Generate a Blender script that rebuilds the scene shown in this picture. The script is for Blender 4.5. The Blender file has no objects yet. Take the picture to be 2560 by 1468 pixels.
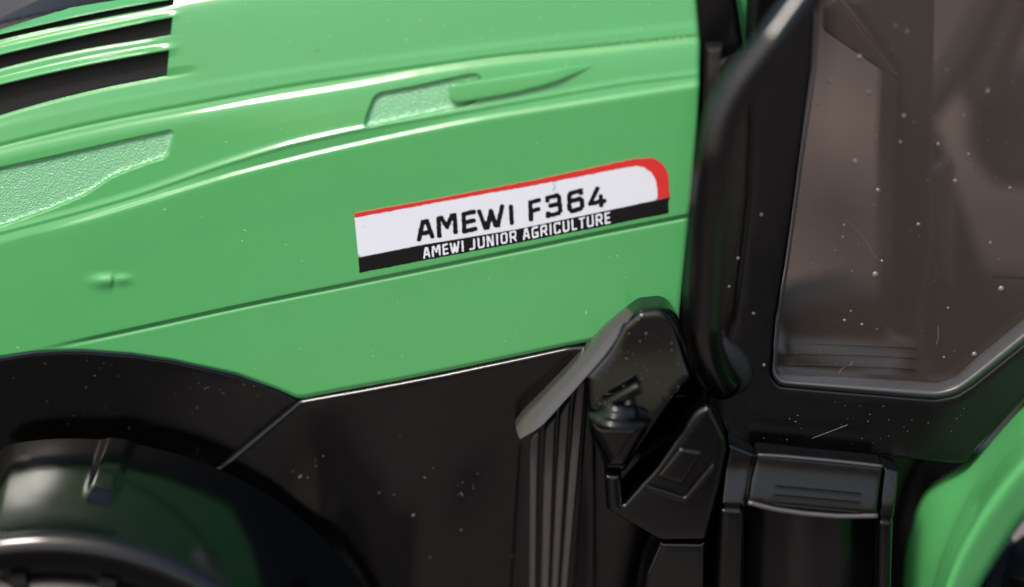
import bpy, math, random
import numpy as np
from mathutils import Vector, Matrix
from mathutils.geometry import delaunay_2d_cdt
random.seed(7); rng = np.random.default_rng(11)
C = bpy.context.scene.collection
scn = bpy.context.scene
MM = 0.001

# ------------------------------------------------------------------ camera
PITCH, ROLL = math.radians(16.0), math.radians(4.4)
LENS, SENS, DIST = 80.0, 36.0, 0.36
fwd = Vector((0, math.cos(PITCH), -math.sin(PITCH)))
right0 = Vector((1, 0, 0)); up0 = right0.cross(fwd)
right = right0 * math.cos(ROLL) + up0 * math.sin(ROLL)
up = up0 * math.cos(ROLL) - right0 * math.sin(ROLL)
CAM = -fwd * DIST
cam = bpy.data.cameras.new('camera'); cam.lens = LENS; cam.sensor_width = SENS
cam.clip_start = 0.01; cam.clip_end = 400
cam.dof.use_dof = True; cam.dof.focus_distance = DIST - 0.0005; cam.dof.aperture_fstop = 3.5
camo = bpy.data.objects.new('camera', cam); C.objects.link(camo)
camo.matrix_world = Matrix(((right.x, up.x, -fwd.x, CAM.x), (right.y, up.y, -fwd.y, CAM.y),
                            (right.z, up.z, -fwd.z, CAM.z), (0, 0, 0, 1)))
scn.camera = camo
# ------------------------------------------------------------------ world, sun, exposure
SUN_EL, SUN_AZ = math.radians(50), math.radians(-38)       # azimuth: from straight behind the camera, minus = left
w = bpy.data.worlds.new('World'); scn.world = w; w.use_nodes = True
nt = w.node_tree; bg = nt.nodes['Background']
sky = nt.nodes.new('ShaderNodeTexSky'); sky.sky_type = 'NISHITA'; sky.sun_disc = False
sky.sun_elevation = SUN_EL; sky.dust_density = 4.0; sky.air_density = 1.3
sdir = Vector((math.sin(SUN_AZ) * math.cos(SUN_EL), -math.cos(SUN_AZ) * math.cos(SUN_EL), math.sin(SUN_EL)))
sky.sun_rotation = math.atan2(sdir.x, sdir.y)
nt.links.new(sky.outputs[0], bg.inputs[0]); bg.inputs[1].default_value = 0.105
sun = bpy.data.lights.new('sun', 'SUN'); sun.energy = 1.5; sun.angle = math.radians(11); sun.color = (1, .95, .88)
suno = bpy.data.objects.new('sun', sun); C.objects.link(suno)
suno.rotation_euler = sdir.to_track_quat('Z', 'Y').to_euler()
scn.view_settings.view_transform = 'Standard'; scn.view_settings.look = 'None'
scn.view_settings.exposure = 0.92; scn.view_settings.gamma = 1
scn.render.film_transparent = False

# ------------------------------------------------------------------ measuring helpers
fR, fU, fF = np.array(right), np.array(up), np.array(fwd); fC = np.array(CAM)
def W(px, py, y=0.0):
    """the point of the upright plane Y = y (mm) that is seen at (px, py) of the photograph"""
    px, py, y = np.broadcast_arrays(np.asarray(px, float), np.asarray(py, float), np.asarray(y, float))
    a = (px - 1280) / 2560 * SENS / LENS; b = -(py - 734) / 2560 * SENS / LENS
    d = fF[None, :] + a.reshape(-1, 1) * fR + b.reshape(-1, 1) * fU
    t = (y.reshape(-1) * MM - fC[1]) / d[:, 1]
    return fC + d * t[:, None]
def lerp(a, b, t): return a + (b - a) * t
def sst(a, b, x):
    t = np.clip((np.asarray(x, float) - a) / (b - a), 0, 1); return t * t * (3 - 2 * t)
def gauss1(a, s, axis):
    r = int(3 * s) + 1; k = np.exp(-0.5 * (np.arange(-r, r + 1) / s) ** 2); k /= k.sum()
    pad = [(0, 0)] * a.ndim; pad[axis] = (r, r); p = np.pad(a, pad, mode='reflect', reflect_type='odd')
    return np.apply_along_axis(lambda v: np.convolve(v, k, 'valid'), axis, p)
def sdf(poly, X, Y):
    """signed distance, positive inside"""
    P = np.asarray(poly, float); Q = np.roll(P, -1, 0); d = np.full(X.shape, 1e9); ins = np.zeros(X.shape, bool)
    for (x0, y0), (x1, y1) in zip(P, Q):
        ex, ey = x1 - x0, y1 - y0; L = ex * ex + ey * ey
        if L < 1e-9: continue
        t = np.clip(((X - x0) * ex + (Y - y0) * ey) / L, 0, 1)
        d = np.minimum(d, np.hypot(X - x0 - t * ex, Y - y0 - t * ey))
        c = (y0 > Y) != (y1 > Y)
        if y0 != y1: ins ^= c & (X < (x1 - x0) * (Y - y0) / (y1 - y0) + x0)
    return np.where(ins, d, -d)
def rounded(poly, r, n=5):
    """round the corners of an outline; r a number or one per corner"""
    P = [np.array(p, float) for p in poly]; out = []; N = len(P)
    rs = r if hasattr(r, '__len__') else [r] * N
    for i in range(N):
        a, b, c = P[i - 1], P[i], P[(i + 1) % N]
        u = a - b; v = c - b; lu, lv = np.linalg.norm(u), np.linalg.norm(v)
        rr = min(rs[i], lu * .48, lv * .48)
        if rr < .5: out.append(b); continue
        p0 = b + u / lu * rr; p1 = b + v / lv * rr
        for k in range(n + 1):
            t = k / n; out.append((1 - t) ** 2 * p0 + 2 * t * (1 - t) * b + t * t * p1)
    return np.array(out)
def resample(P, step, closed=True):
    P = np.asarray(P, float)
    if closed: P = np.vstack([P, P[:1]])
    out = []
    for a, b in zip(P[:-1], P[1:]):
        n = max(1, int(np.ceil(np.linalg.norm(b - a) / step)))
        for k in range(n): out.append(a + (b - a) * k / n)
    if not closed: out.append(P[-1])
    return np.array(out)
def area(P): x, y = P[:, 0], P[:, 1]; return 0.5 * np.sum(x * np.roll(y, -1) - y * np.roll(x, -1))

# ------------------------------------------------------------------ materials
def mat(name, col, rough=.3, spec=.5, bump=0, bscale=2000, metal=0, spots=None, coat=0, vary=0, bdetail=2, sss=0, rvary=0):
    m = bpy.data.materials.new(name); m.use_nodes = True; n = m.node_tree.nodes; L = m.node_tree.links
    p = n['Principled BSDF']; p.inputs['Base Color'].default_value = (*col, 1)
    p.inputs['Roughness'].default_value = rough; p.inputs['Specular IOR Level'].default_value = spec
    p.inputs['Metallic'].default_value = metal; p.inputs['Coat Weight'].default_value = coat
    p.inputs['Coat Roughness'].default_value = .06
    if sss: p.inputs['Subsurface Weight'].default_value = sss; p.inputs['Subsurface Radius'].default_value = (.4, 1, .5); p.inputs['Subsurface Scale'].default_value = .0008
    tc = n.new('ShaderNodeTexCoord')
    if vary:
        t = n.new('ShaderNodeTexNoise'); t.inputs['Scale'].default_value = 45; t.inputs['Detail'].default_value = 5
        L.new(tc.outputs['Object'], t.inputs['Vector'])
        mx = n.new('ShaderNodeMix'); mx.data_type = 'RGBA'
        mx.inputs[6].default_value = (*[c * (1 - vary) for c in col], 1); mx.inputs[7].default_value = (*[min(1, c * (1 + vary)) for c in col], 1)
        L.new(t.outputs[0], mx.inputs[0]); L.new(mx.outputs[2], p.inputs['Base Color'])
    if rvary:
        t = n.new('ShaderNodeTexNoise'); t.inputs['Scale'].default_value = 160; t.inputs['Detail'].default_value = 6; t.inputs['Roughness'].default_value = .65
        L.new(tc.outputs['Object'], t.inputs['Vector'])
        mr = n.new('ShaderNodeMapRange'); mr.inputs[1].default_value = .35; mr.inputs[2].default_value = .7
        mr.inputs[3].default_value = rough; mr.inputs[4].default_value = rough + rvary
        L.new(t.outputs[0], mr.inputs[0]); L.new(mr.outputs[0], p.inputs['Roughness'])
    if bump:
        t = n.new('ShaderNodeTexNoise'); t.inputs['Scale'].default_value = bscale; t.inputs['Detail'].default_value = bdetail
        L.new(tc.outputs['Object'], t.inputs['Vector'])
        b = n.new('ShaderNodeBump'); b.inputs['Strength'].default_value = 1; b.inputs['Distance'].default_value = bump
        L.new(t.outputs[0], b.inputs['Height']); L.new(b.outputs[0], p.inputs['Normal'])
    return m
GREENC = (.068, .305, .098)
green = mat('glossy_green_plastic', GREENC, .09, .6, bump=.0000012, bscale=900, vary=.05, rvary=.10)
green_tex = mat('grained_green_plastic', (.16, .42, .22), .25, .9, bump=.00017, bscale=3600, bdetail=1)
black = mat('glossy_black_plastic', (.0008, .0008, .0009), .1, .42, bump=.000002, bscale=700, rvary=.06)
black_sat = mat('satin_black_plastic', (.0015, .0015, .0016), .17, .45, bump=.000008, bscale=1500, rvary=.07)
black_grain = mat('grained_black_plastic', (.006, .0052, .0052), .5, .25, bump=.00007, bscale=5200, bdetail=2)
rib_mat = mat('grained_grey_black_plastic', (.035, .031, .03), .3, .6, bump=.00004, bscale=5000)
lip_mat = mat('frosted_highlight_grey_plastic', (.05, .05, .054), .3, .7, bump=.00003, bscale=4500)  # frosted grain; the lighter grey stands in for sky highlights on edges
flank_mat = mat('sheen_grey_satin_plastic', (.05, .046, .044), .24, .6, bump=.000008, bscale=1500)  # same plastic as the bracket, base lightened to paint in its reflected sheen
rubber = mat('black_rubber', (.008, .008, .008), .5, .4, bump=.00005, bscale=600)
white_print = mat('white_print', (.58, .60, .67), .3, .4, bump=.000006, bscale=3000)
red_print = mat('red_print', (.5, .022, .02), .3, .5, bump=.00002, bscale=3500)
black_print = mat('black_print', (.003, .003, .0032), .25, .35, bump=.00002, bscale=3500)
drop_mat = mat('clear_drop', (.14, .12, .105), .08, .9)
dust_mat = mat('pale_dust', (.24, .2, .16), .6, .4)
seat_mat = mat('dull_dark_plastic', (.02, .02, .022), .5, .5)
def glass_mat(name, tint, fac_rough=.05, haze=.05):
    m = bpy.data.materials.new(name); m.use_nodes = True; n = m.node_tree.nodes; L = m.node_tree.links
    n.remove(n['Principled BSDF']); out = n['Material Output']
    tr = n.new('ShaderNodeBsdfTransparent'); tr.inputs[0].default_value = (*tint, 1)
    gl = n.new('ShaderNodeBsdfGlossy'); gl.inputs['Roughness'].default_value = fac_rough
    fr = n.new('ShaderNodeFresnel'); fr.inputs[0].default_value = 1.5
    df = n.new('ShaderNodeBsdfDiffuse'); df.inputs[0].default_value = (.092, .072, .06, 1)
    m1 = n.new('ShaderNodeMixShader'); m1.inputs[0].default_value = haze
    L.new(tr.outputs[0], m1.inputs[1]); L.new(df.outputs[0], m1.inputs[2])
    m2 = n.new('ShaderNodeMixShader'); L.new(fr.outputs[0], m2.inputs[0])
    L.new(m1.outputs[0], m2.inputs[1]); L.new(gl.outputs[0], m2.inputs[2]); L.new(m2.outputs[0], out.inputs[0])
    return m
smoke = glass_mat('smoky_window_plastic', (.46, .385, .345), .04, .3)
smoke_dark = glass_mat('dark_smoky_plastic', (.2, .2, .2), .08, .08)

# ------------------------------------------------------------------ object helpers
BASE = Vector((.02, .035, -.135))
def mesh_obj(name, V, F, m, parent=None, smooth=True, label=None, kind=None):
    me = bpy.data.meshes.new(name); me.from_pydata([tuple(v) for v in V], [], [tuple(f) for f in F])
    me.validate(); me.update()
    if smooth: me.shade_smooth()
    me.materials.append(m)
    o = bpy.data.objects.new(name, me); C.objects.link(o)
    if parent is not None:
        o.parent = parent
        if parent.type == 'EMPTY': o.location = -parent.location
    if label: o['label'] = label
    if kind: o['kind'] = kind
    return o
def orient(V, F, outward=(0, -1, 0)):
    """flip all faces if most look away from `outward`"""
    s = 0; o = Vector(outward)
    for f in F[::max(1, len(F) // 200)]:
        a, b, c = Vector(V[f[0]]), Vector(V[f[1]]), Vector(V[f[2]])
        s += (b - a).cross(c - a).dot(o)
    return F if s >= 0 else [tuple(reversed(f)) for f in F]
def tri(pts, outline_n):
    """triangulate points whose first outline_n are the outline"""
    e = [(i, (i + 1) % outline_n) for i in range(outline_n)]
    r = delaunay_2d_cdt([Vector(p) for p in pts], e, [list(range(outline_n))], 1, 1e-4)
    return np.array([tuple(v) for v in r[0]]), r[2], r[3]
def plate(name, poly, m, parent, y=0.0, bevel=8, drop=None, thick=2.0, step=10, grid=24, base=None, lift=0.0, prof='round', **kw):
    """a moulded plate: its front face is the outline at depth y (mm; or base(px,py) minus lift),
    its rim rounds back by `drop` mm over `bevel` px, and it is `thick` mm deep along the tractor's width"""
    P = resample(poly, step)
    if area(P) < 0: P = P[::-1]
    drop = bevel * .0633 if drop is None else drop
    n = len(P); pts = [tuple(p) for p in P]
    nx = np.roll(P, -1, 0) - np.roll(P, 1, 0); nl = np.linalg.norm(nx, axis=1)[:, None] + 1e-9
    inn = np.stack([-nx[:, 1], nx[:, 0]], 1) / nl
    rings = [.06, .16, .3, .5, .75, 1.0] if bevel > 3 else [1.0]
    for k in rings:
        q = P + inn * (bevel * k); s = sdf(P, q[:, 0], q[:, 1]); ok = s > bevel * k * .93
        pts += [tuple(a) for a in q[ok]]
    x0, y0 = P.min(0); x1, y1 = P.max(0)
    gx, gy = np.meshgrid(np.arange(x0, x1, grid), np.arange(y0, y1, grid)); g = np.stack([gx.ravel(), gy.ravel()], 1)
    s = sdf(P, g[:, 0], g[:, 1]); pts += [tuple(a) for a in g[s > bevel + grid * .4]]
    V2, F, orig = tri(pts, n)
    s = np.maximum(sdf(P, V2[:, 0], V2[:, 1]), 0); t = np.clip(s / max(bevel, 1e-6), 0, 1)
    for i, o in enumerate(orig):
        if o and min(o) < n: t[i] = 0
    if prof == 'round': dy = drop * (1 - np.sqrt(np.clip(1 - (1 - t) ** 2, 0, 1)))
    elif prof == 'smooth': dy = drop * (1 - t * t * (3 - 2 * t))
    else: dy = drop * (1 - t)
    yy = (base(V2[:, 0], V2[:, 1]) - lift) if base else (y(V2[:, 0], V2[:, 1]) if callable(y) else np.full(len(V2), float(y)))
    V = W(V2[:, 0], V2[:, 1], yy); V[:, 1] += dy * MM
    F = orient(V, [tuple(f) for f in F])
    # rim: boundary edges (used by one face only) extruded back
    cnt = {}
    for f in F:
        for a, b in zip(f, f[1:] + f[:1]): cnt[(a, b)] = 1
    be = [(a, b) for (a, b) in cnt if (b, a) not in cnt]
    V = [tuple(v) for v in V]; mp = {}
    for a, b in be:
        for q in (a, b):
            if q not in mp: mp[q] = len(V); v = V[q]; V.append((v[0], v[1] + thick * MM, v[2]))
        F.append((b, a, mp[a], mp[b]))
    return mesh_obj(name, V, F, m, parent, **kw)
def loft(name, rows, m, parent, closed=False, outward=(0, -1, 0), sub=None, **kw):
    """rows: list of (n,3) arrays"""
    R = np.array(rows); a, b = R.shape[:2]; V = R.reshape(-1, 3); F = []
    for i in range(a - 1):
        for j in range(b - 1 if not closed else b):
            j2 = (j + 1) % b; F.append((i * b + j, i * b + j2, (i + 1) * b + j2, (i + 1) * b + j))
    return mesh_obj(name, V, F if outward is None else orient(V, F, outward), m, parent, **kw)
def smooth_path(P, n=60, s=0):
    P = np.asarray(P, float); d = np.r_[0, np.cumsum(np.linalg.norm(np.diff(P, axis=0), axis=1))]
    t = np.linspace(0, d[-1], n); out = np.stack([np.interp(t, d, P[:, k]) for k in range(P.shape[1])], 1)
    return gauss1(out, s, 0) if s else out
def tube(name, path, rad, m, parent, seg=20, squash=1.0, cap=True, **kw):
    path = np.asarray(path); n = len(path); rad = np.broadcast_to(rad, (n,)); V = []; F = []
    T = np.gradient(path, axis=0); T /= np.linalg.norm(T, axis=1)[:, None]
    ref = np.array([0, 1., 0])
    for i in range(n):
        a = np.cross(T[i], ref); a /= np.linalg.norm(a); b = np.cross(a, T[i])
        for k in range(seg):
            th = 2 * math.pi * k / seg; V.append(path[i] + rad[i] * (a * math.cos(th) + b * squash * math.sin(th)))
    for i in range(n - 1):
        for k in range(seg):
            k2 = (k + 1) % seg; F.append((i * seg + k, (i + 1) * seg + k, (i + 1) * seg + k2, i * seg + k2))
    if cap:
        F.append(tuple(range(seg))); F.append(tuple(reversed(range((n - 1) * seg, n * seg))))
    return mesh_obj(name, V, F, m, parent, **kw)
def lathe(name, c, prof, m, parent, axis='z', seg=48, **kw):
    V = []; F = []; n = len(prof)
    for k in range(seg):
        th = 2 * math.pi * k / seg
        for r, h in prof:
            r *= MM; h *= MM
            V.append((c[0] + r * math.cos(th), c[1] + r * math.sin(th), c[2] + h) if axis == 'z'
                     else (c[0] + r * math.cos(th), c[1] + h, c[2] + r * math.sin(th)))
    for k in range(seg):
        k2 = (k + 1) % seg
        for i in range(n - 1): F.append((k * n + i, k * n + i + 1, k2 * n + i + 1, k2 * n + i))
    if axis == 'z': F = [tuple(reversed(f)) for f in F]
    return mesh_obj(name, V, F, m, parent, **kw)

# ------------------------------------------------------------------ setting: the ground the toy stands on
GZ = -.135; SLAB_REFLECTION_SHIFT = (-4.4, 17.96, 0)  # shift puts a light slab where the engine panel mirrors it
def ground():
    m = bpy.data.materials.new('reflection_slab_paving'); m.use_nodes = True; n = m.node_tree.nodes; L = m.node_tree.links
    p = n['Principled BSDF']; p.inputs['Roughness'].default_value = .8
    tc = n.new('ShaderNodeTexCoord'); t = n.new('ShaderNodeTexNoise'); t.inputs['Scale'].default_value = 14; t.inputs['Detail'].default_value = 7
    t2 = n.new('ShaderNodeTexNoise'); t2.inputs['Scale'].default_value = 300; t2.inputs['Detail'].default_value = 3
    mp = n.new('ShaderNodeMapping'); mp.inputs['Location'].default_value = SLAB_REFLECTION_SHIFT
    br = n.new('ShaderNodeTexBrick'); br.inputs['Scale'].default_value = 1; br.inputs['Brick Width'].default_value = .15; br.inputs['Row Height'].default_value = .34  # light and dark slabs made up for their reflections in the plastic
    br.inputs['Mortar Size'].default_value = .003; br.inputs['Color1'].default_value = (.008, .0075, .0075, 1); br.inputs['Color2'].default_value = (.25, .205, .19, 1); br.inputs['Mortar'].default_value = (.06, .05, .045, 1)
    L.new(tc.outputs['Object'], t.inputs['Vector']); L.new(tc.outputs['Object'], t2.inputs['Vector']); L.new(tc.outputs['Object'], mp.inputs['Vector']); L.new(mp.outputs[0], br.inputs['Vector'])
    mx = n.new('ShaderNodeMix'); mx.data_type = 'RGBA'; mx.blend_type = 'MULTIPLY'; mx.inputs[0].default_value = .35
    L.new(br.outputs['Color'], mx.inputs[6]); L.new(t.outputs['Color'], mx.inputs[7]); L.new(mx.outputs[2], p.inputs['Base Color'])
    b = n.new('ShaderNodeBump'); b.inputs['Distance'].default_value = .001; L.new(t2.outputs[0], b.inputs['Height']); L.new(b.outputs[0], p.inputs['Normal'])
    s = 150
    o = mesh_obj('ground', [(-s, -s, GZ), (s, -s, GZ), (s, s, GZ), (-s, s, GZ)], [(0, 1, 2, 3)], m, smooth=False, kind='structure')
ground()

tractor = bpy.data.objects.new('toy_tractor', None); C.objects.link(tractor); tractor.location = BASE
tractor.empty_display_size = .05
tractor['label'] = 'green and black toy tractor with a red, white and black decal on its hood'
tractor['category'] = 'toy tractor'
T = tractor

# ------------------------------------------------------------------ hood: lines measured along its side
def line(pts, s=40):
    P = np.array(pts, float); X = np.arange(-420, 2001, 4.0)
    y = np.interp(X, P[:, 0], P[:, 1])
    lo, hi = X < P[0, 0], X > P[-1, 0]
    y[lo] = P[0, 1] + (X[lo] - P[0, 0]) * (P[1, 1] - P[0, 1]) / (P[1, 0] - P[0, 0])
    y[hi] = P[-1, 1] + (X[hi] - P[-1, 0]) * (P[-1, 1] - P[-2, 1]) / (P[-1, 0] - P[-2, 0])
    y = gauss1(y, s / 4, 0) if s else y
    return lambda x: np.interp(x, X, y)
K00 = line([(-200, 150), (0, 42), (85, 2), (200, -50), (300, -90), (434, -130), (860, -250), (1745, -380)])
K0 = line([(-200, 105), (0, 54), (169, 20), (305, 0), (434, -20), (860, -98), (1745, -210)])
V1T = line([(-200, 140), (0, 85), (102, 63), (203, 39), (305, 19), (434, -3), (860, -75), (1745, -185)])
V1B = line([(-200, 160), (0, 100), (135, 71), (271, 44), (437, 14), (860, -52), (1745, -160)])
V2T = line([(-200, 192), (0, 137), (102, 113), (203, 90), (305, 68), (430, 42), (860, -25), (1745, -135)])
V2B = line([(-200, 232), (0, 173), (119, 144), (237, 120), (339, 105), (427, 90), (860, 15), (1745, -95)])
V3T = line([(-200, 265), (0, 212), (102, 188), (203, 166), (305, 146), (423, 125), (860, 50), (1745, -60)])
V3B = line([(-200, 360), (0, 290), (119, 256), (237, 227), (339, 207), (418, 192), (860, 118), (1400, 52), (1745, 14)])
A0 = line([(-200, 385), (0, 320), (250, 264), (420, 233), (576, 205), (860, 165), (1070, 139), (1400, 100), (1745, 66)])
AL = line([(-200, 425), (0, 366), (200, 318), (332, 291), (474, 265), (729, 217), (860, 198), (1240, 143), (1480, 121), (1745, 93)])
BL = line([(-200, 445), (0, 383), (340, 310), (474, 287), (650, 253), (860, 219), (1060, 184), (1240, 160), (1480, 135), (1745, 103)])
DL = line([(-200, 640), (0, 582), (180, 535), (339, 490), (540, 419), (711, 366), (860, 332), (935, 318), (1107, 289), (1358, 244), (1555, 209), (1745, 187)])
EL = line([(-200, 668), (0, 612), (200, 557), (423, 488), (576, 440), (762, 393), (860, 370), (1019, 336), (1189, 302), (1358, 275), (1527, 248), (1745, 214)])
FL = line([(-200, 935), (91, 878), (339, 825), (623, 763), (860, 716), (1280, 631), (1500, 585), (1745, 537)], 60)
edge_pts = [(-300, 1745), (0, 1741), (60, 1746), (110, 1750), (203, 1749), (300, 1744), (373, 1738), (490, 1728), (620, 1715), (761, 1701), (1000, 1680)]
def REAR(py): return np.interp(py, [p[0] for p in edge_pts], [p[1] for p in edge_pts])
def off(f, d): return lambda x: f(x) + d
def mix(f, g, t): return lambda x: f(x) * (1 - t) + g(x) * t
# (line, depth mm) - the smooth body shape
body = [(K00, 18), (K0, 6.0), (V1T, 4.8), (V1B, 4.3), (V2T, 3.8), (V2B, 3.2), (V3T, 2.8), (V3B, 2.05), (A0, 1.6), (AL, 1.0), (BL, .6), (DL, .05),
        (EL, -.15), (off(EL, 120), -.5), (FL, -.7), (off(FL, 120), -.72), (off(FL, 320), -.55), (off(FL, 700), -.5)]
# relief on top of it (mm, minus = outwards)
HX = np.arange(-420, 1801, 2.0); HY = np.arange(-420, 1301, 1.0)
def build_height():
    L = np.array([f(HX) for f, d in body]); D = np.array([d for f, d in body], float)
    H = np.empty((len(HX), len(HY)))
    rl = [(off(A0, -14), 0), (A0, -.10), (off(AL, -7), -.02), (off(AL, -1), .28), (off(AL, 3), .22), (off(BL, -7), .10), (off(BL, -1), -.12), (off(BL, 5), -.27), (off(BL, 13), -.36),
          (mix(BL, DL, .5), -.62), (off(DL, -15), -.80), (off(DL, -9), -.95), (off(DL, -4), -1.15), (off(DL, 0), -1.25), (off(DL, 5), -1.0), (off(EL, -7), -.80), (off(EL, -1), -1.15), (off(EL, 9), -1.18), (off(EL, 140), -.9),
          (off(FL, -6), -.85), (off(FL, -1), -.25), (off(FL, 3), -.25), (off(FL, 7), -.5), (off(FL, 60), -.45), (off(FL, 400), -.45)]
    LR = np.array([f(HX) for f, d in rl]); DR = np.array([d for f, d in rl], float)
    R = np.empty_like(H)
    for i in range(len(HX)):
        H[i] = np.interp(HY, L[:, i], D)
        dr = DR.copy(); dr[4:15] *= .52 + .48 * math.exp(-((HX[i] - 800) / 330) ** 2); dr[13:15] = np.minimum(dr[13:15], -.55)
        if HX[i] < 300:                                   # the lower crease dies out towards the wheel arch
            k = float(sst(60, 300, HX[i])); dr[16:] = lerp(-.85, dr[16:], k)
        R[i] = np.interp(HY, LR[:, i], dr)
    H = gauss1(H, 22, 1); H = gauss1(H, 6, 0)
    R = gauss1(R, 2.2, 1)
    # louvre shape of the bars between the side openings
    wgt = 1 - sst(350, 468, HX)[:, None]
    for a, b in ((K0, V1T), (V1B, V2T), (V2B, V3T)):
        t = (HY[None, :] - a(HX)[:, None]) / (b(HX) - a(HX))[:, None]
        R += wgt * np.interp(t, [-.6, 0, .1, .5, .72, .95, 1.0, 1.5], [0, .3, .15, .1, -.35, -.85, -.6, 0]) * ((t > -.6) & (t < 1.5))
    wg2 = 1 - sst(432, 520, HX)[:, None]
    t = (HY[None, :] - V3B(HX)[:, None]) / 40
    R += wg2 * np.interp(t, [-.5, 0, .15, .6, 1], [0, .25, .1, 0, 0])
    X, Y = np.meshgrid(HX, HY, indexing='ij')
    return H, R, X, Y
H0, R0, GXX, GYY = build_height()
R00 = R0.copy()
inset1 = np.array([(-420, 520), (0, 422), (140, 392), (300, 355), (425, 328), (433, 334), (420, 385), (408, 394), (370, 406), (310, 428), (280, 441), (248, 462), (213, 485), (130, 520), (0, 565), (-420, 690)], float)
inset2 = rounded([(914, 314), (916, 296), (936, 243), (952, 233), (1040, 217), (1165, 189), (1192, 186), (1206, 200), (1186, 258), (1162, 264), (1053, 286), (922, 316)], [4, 10, 8, 8, 8, 20, 10, 10, 12, 10, 10, 4])
notch = rounded([(1150, 252), (1195, 250), (1188, 262), (1170, 272), (1140, 272)], 6)
blade = rounded([(1122, 212), (1150, 208), (1250, 194), (1360, 178), (1490, 157), (1500, 160), (1458, 181), (1400, 204), (1358, 217), (1280, 236), (1190, 252), (1140, 259), (1122, 250)], [16, 4, 4, 4, 0, 0, 4, 4, 4, 4, 4, 8, 14])
def add_local(poly, depth, w):
    P = np.asarray(poly); x0, y0 = P.min(0) - 20; x1, y1 = P.max(0) + 20
    i = np.where((HX >= x0) & (HX <= x1))[0]; j = np.where((HY >= y0) & (HY <= y1))[0]
    sl = np.ix_(i, j); s = sdf(P, GXX[sl], GYY[sl]); R0[sl] += depth * sst(-w, w, s)
add_local(inset1, .55, 3.0); add_local(inset2, .75, 3.0)
# small pinch mark moulded low on the side
dx, dy = GXX - 283, GYY - 704
R0 += -.62 * np.exp(-((dx + 20) / 34) ** 2 - (dy / 14) ** 2) * sst(3, -6, dx) - .42 * np.exp(-((dx - 22) / 24) ** 2 - ((dy + 4) / 10) ** 2)
# faint sink waves of the moulding
R0 += .10 * np.sin(GXX / 260 + GYY / 500) * sst(560, 700, GYY) + .03 * np.sin(GXX / 95 + 1.3) * sst(200, 420, GYY - .1 * GXX)
HH = H0 + R0
def hoody(px, py):
    px = np.asarray(px, float); py = np.asarray(py, float)
    i = np.clip((px - HX[0]) / 2, 0, len(HX) - 1.001); j = np.clip(py - HY[0], 0, len(HY) - 1.001)
    a, b = i.astype(int), j.astype(int); u, v = i - a, j - b
    return HH[a, b] * (1 - u) * (1 - v) + HH[a + 1, b] * u * (1 - v) + HH[a, b + 1] * (1 - u) * v + HH[a + 1, b + 1] * u * v
BOT = line([(-420, 940), (-200, 915), (0, 893), (85, 880), (150, 876), (210, 876), (330, 885), (430, 900), (593, 936), (700, 976), (744, 996), (752, 997), (850, 978), (1000, 951), (1200, 911), (1413, 866), (1560, 838), (1745, 805)], 8)
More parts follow.
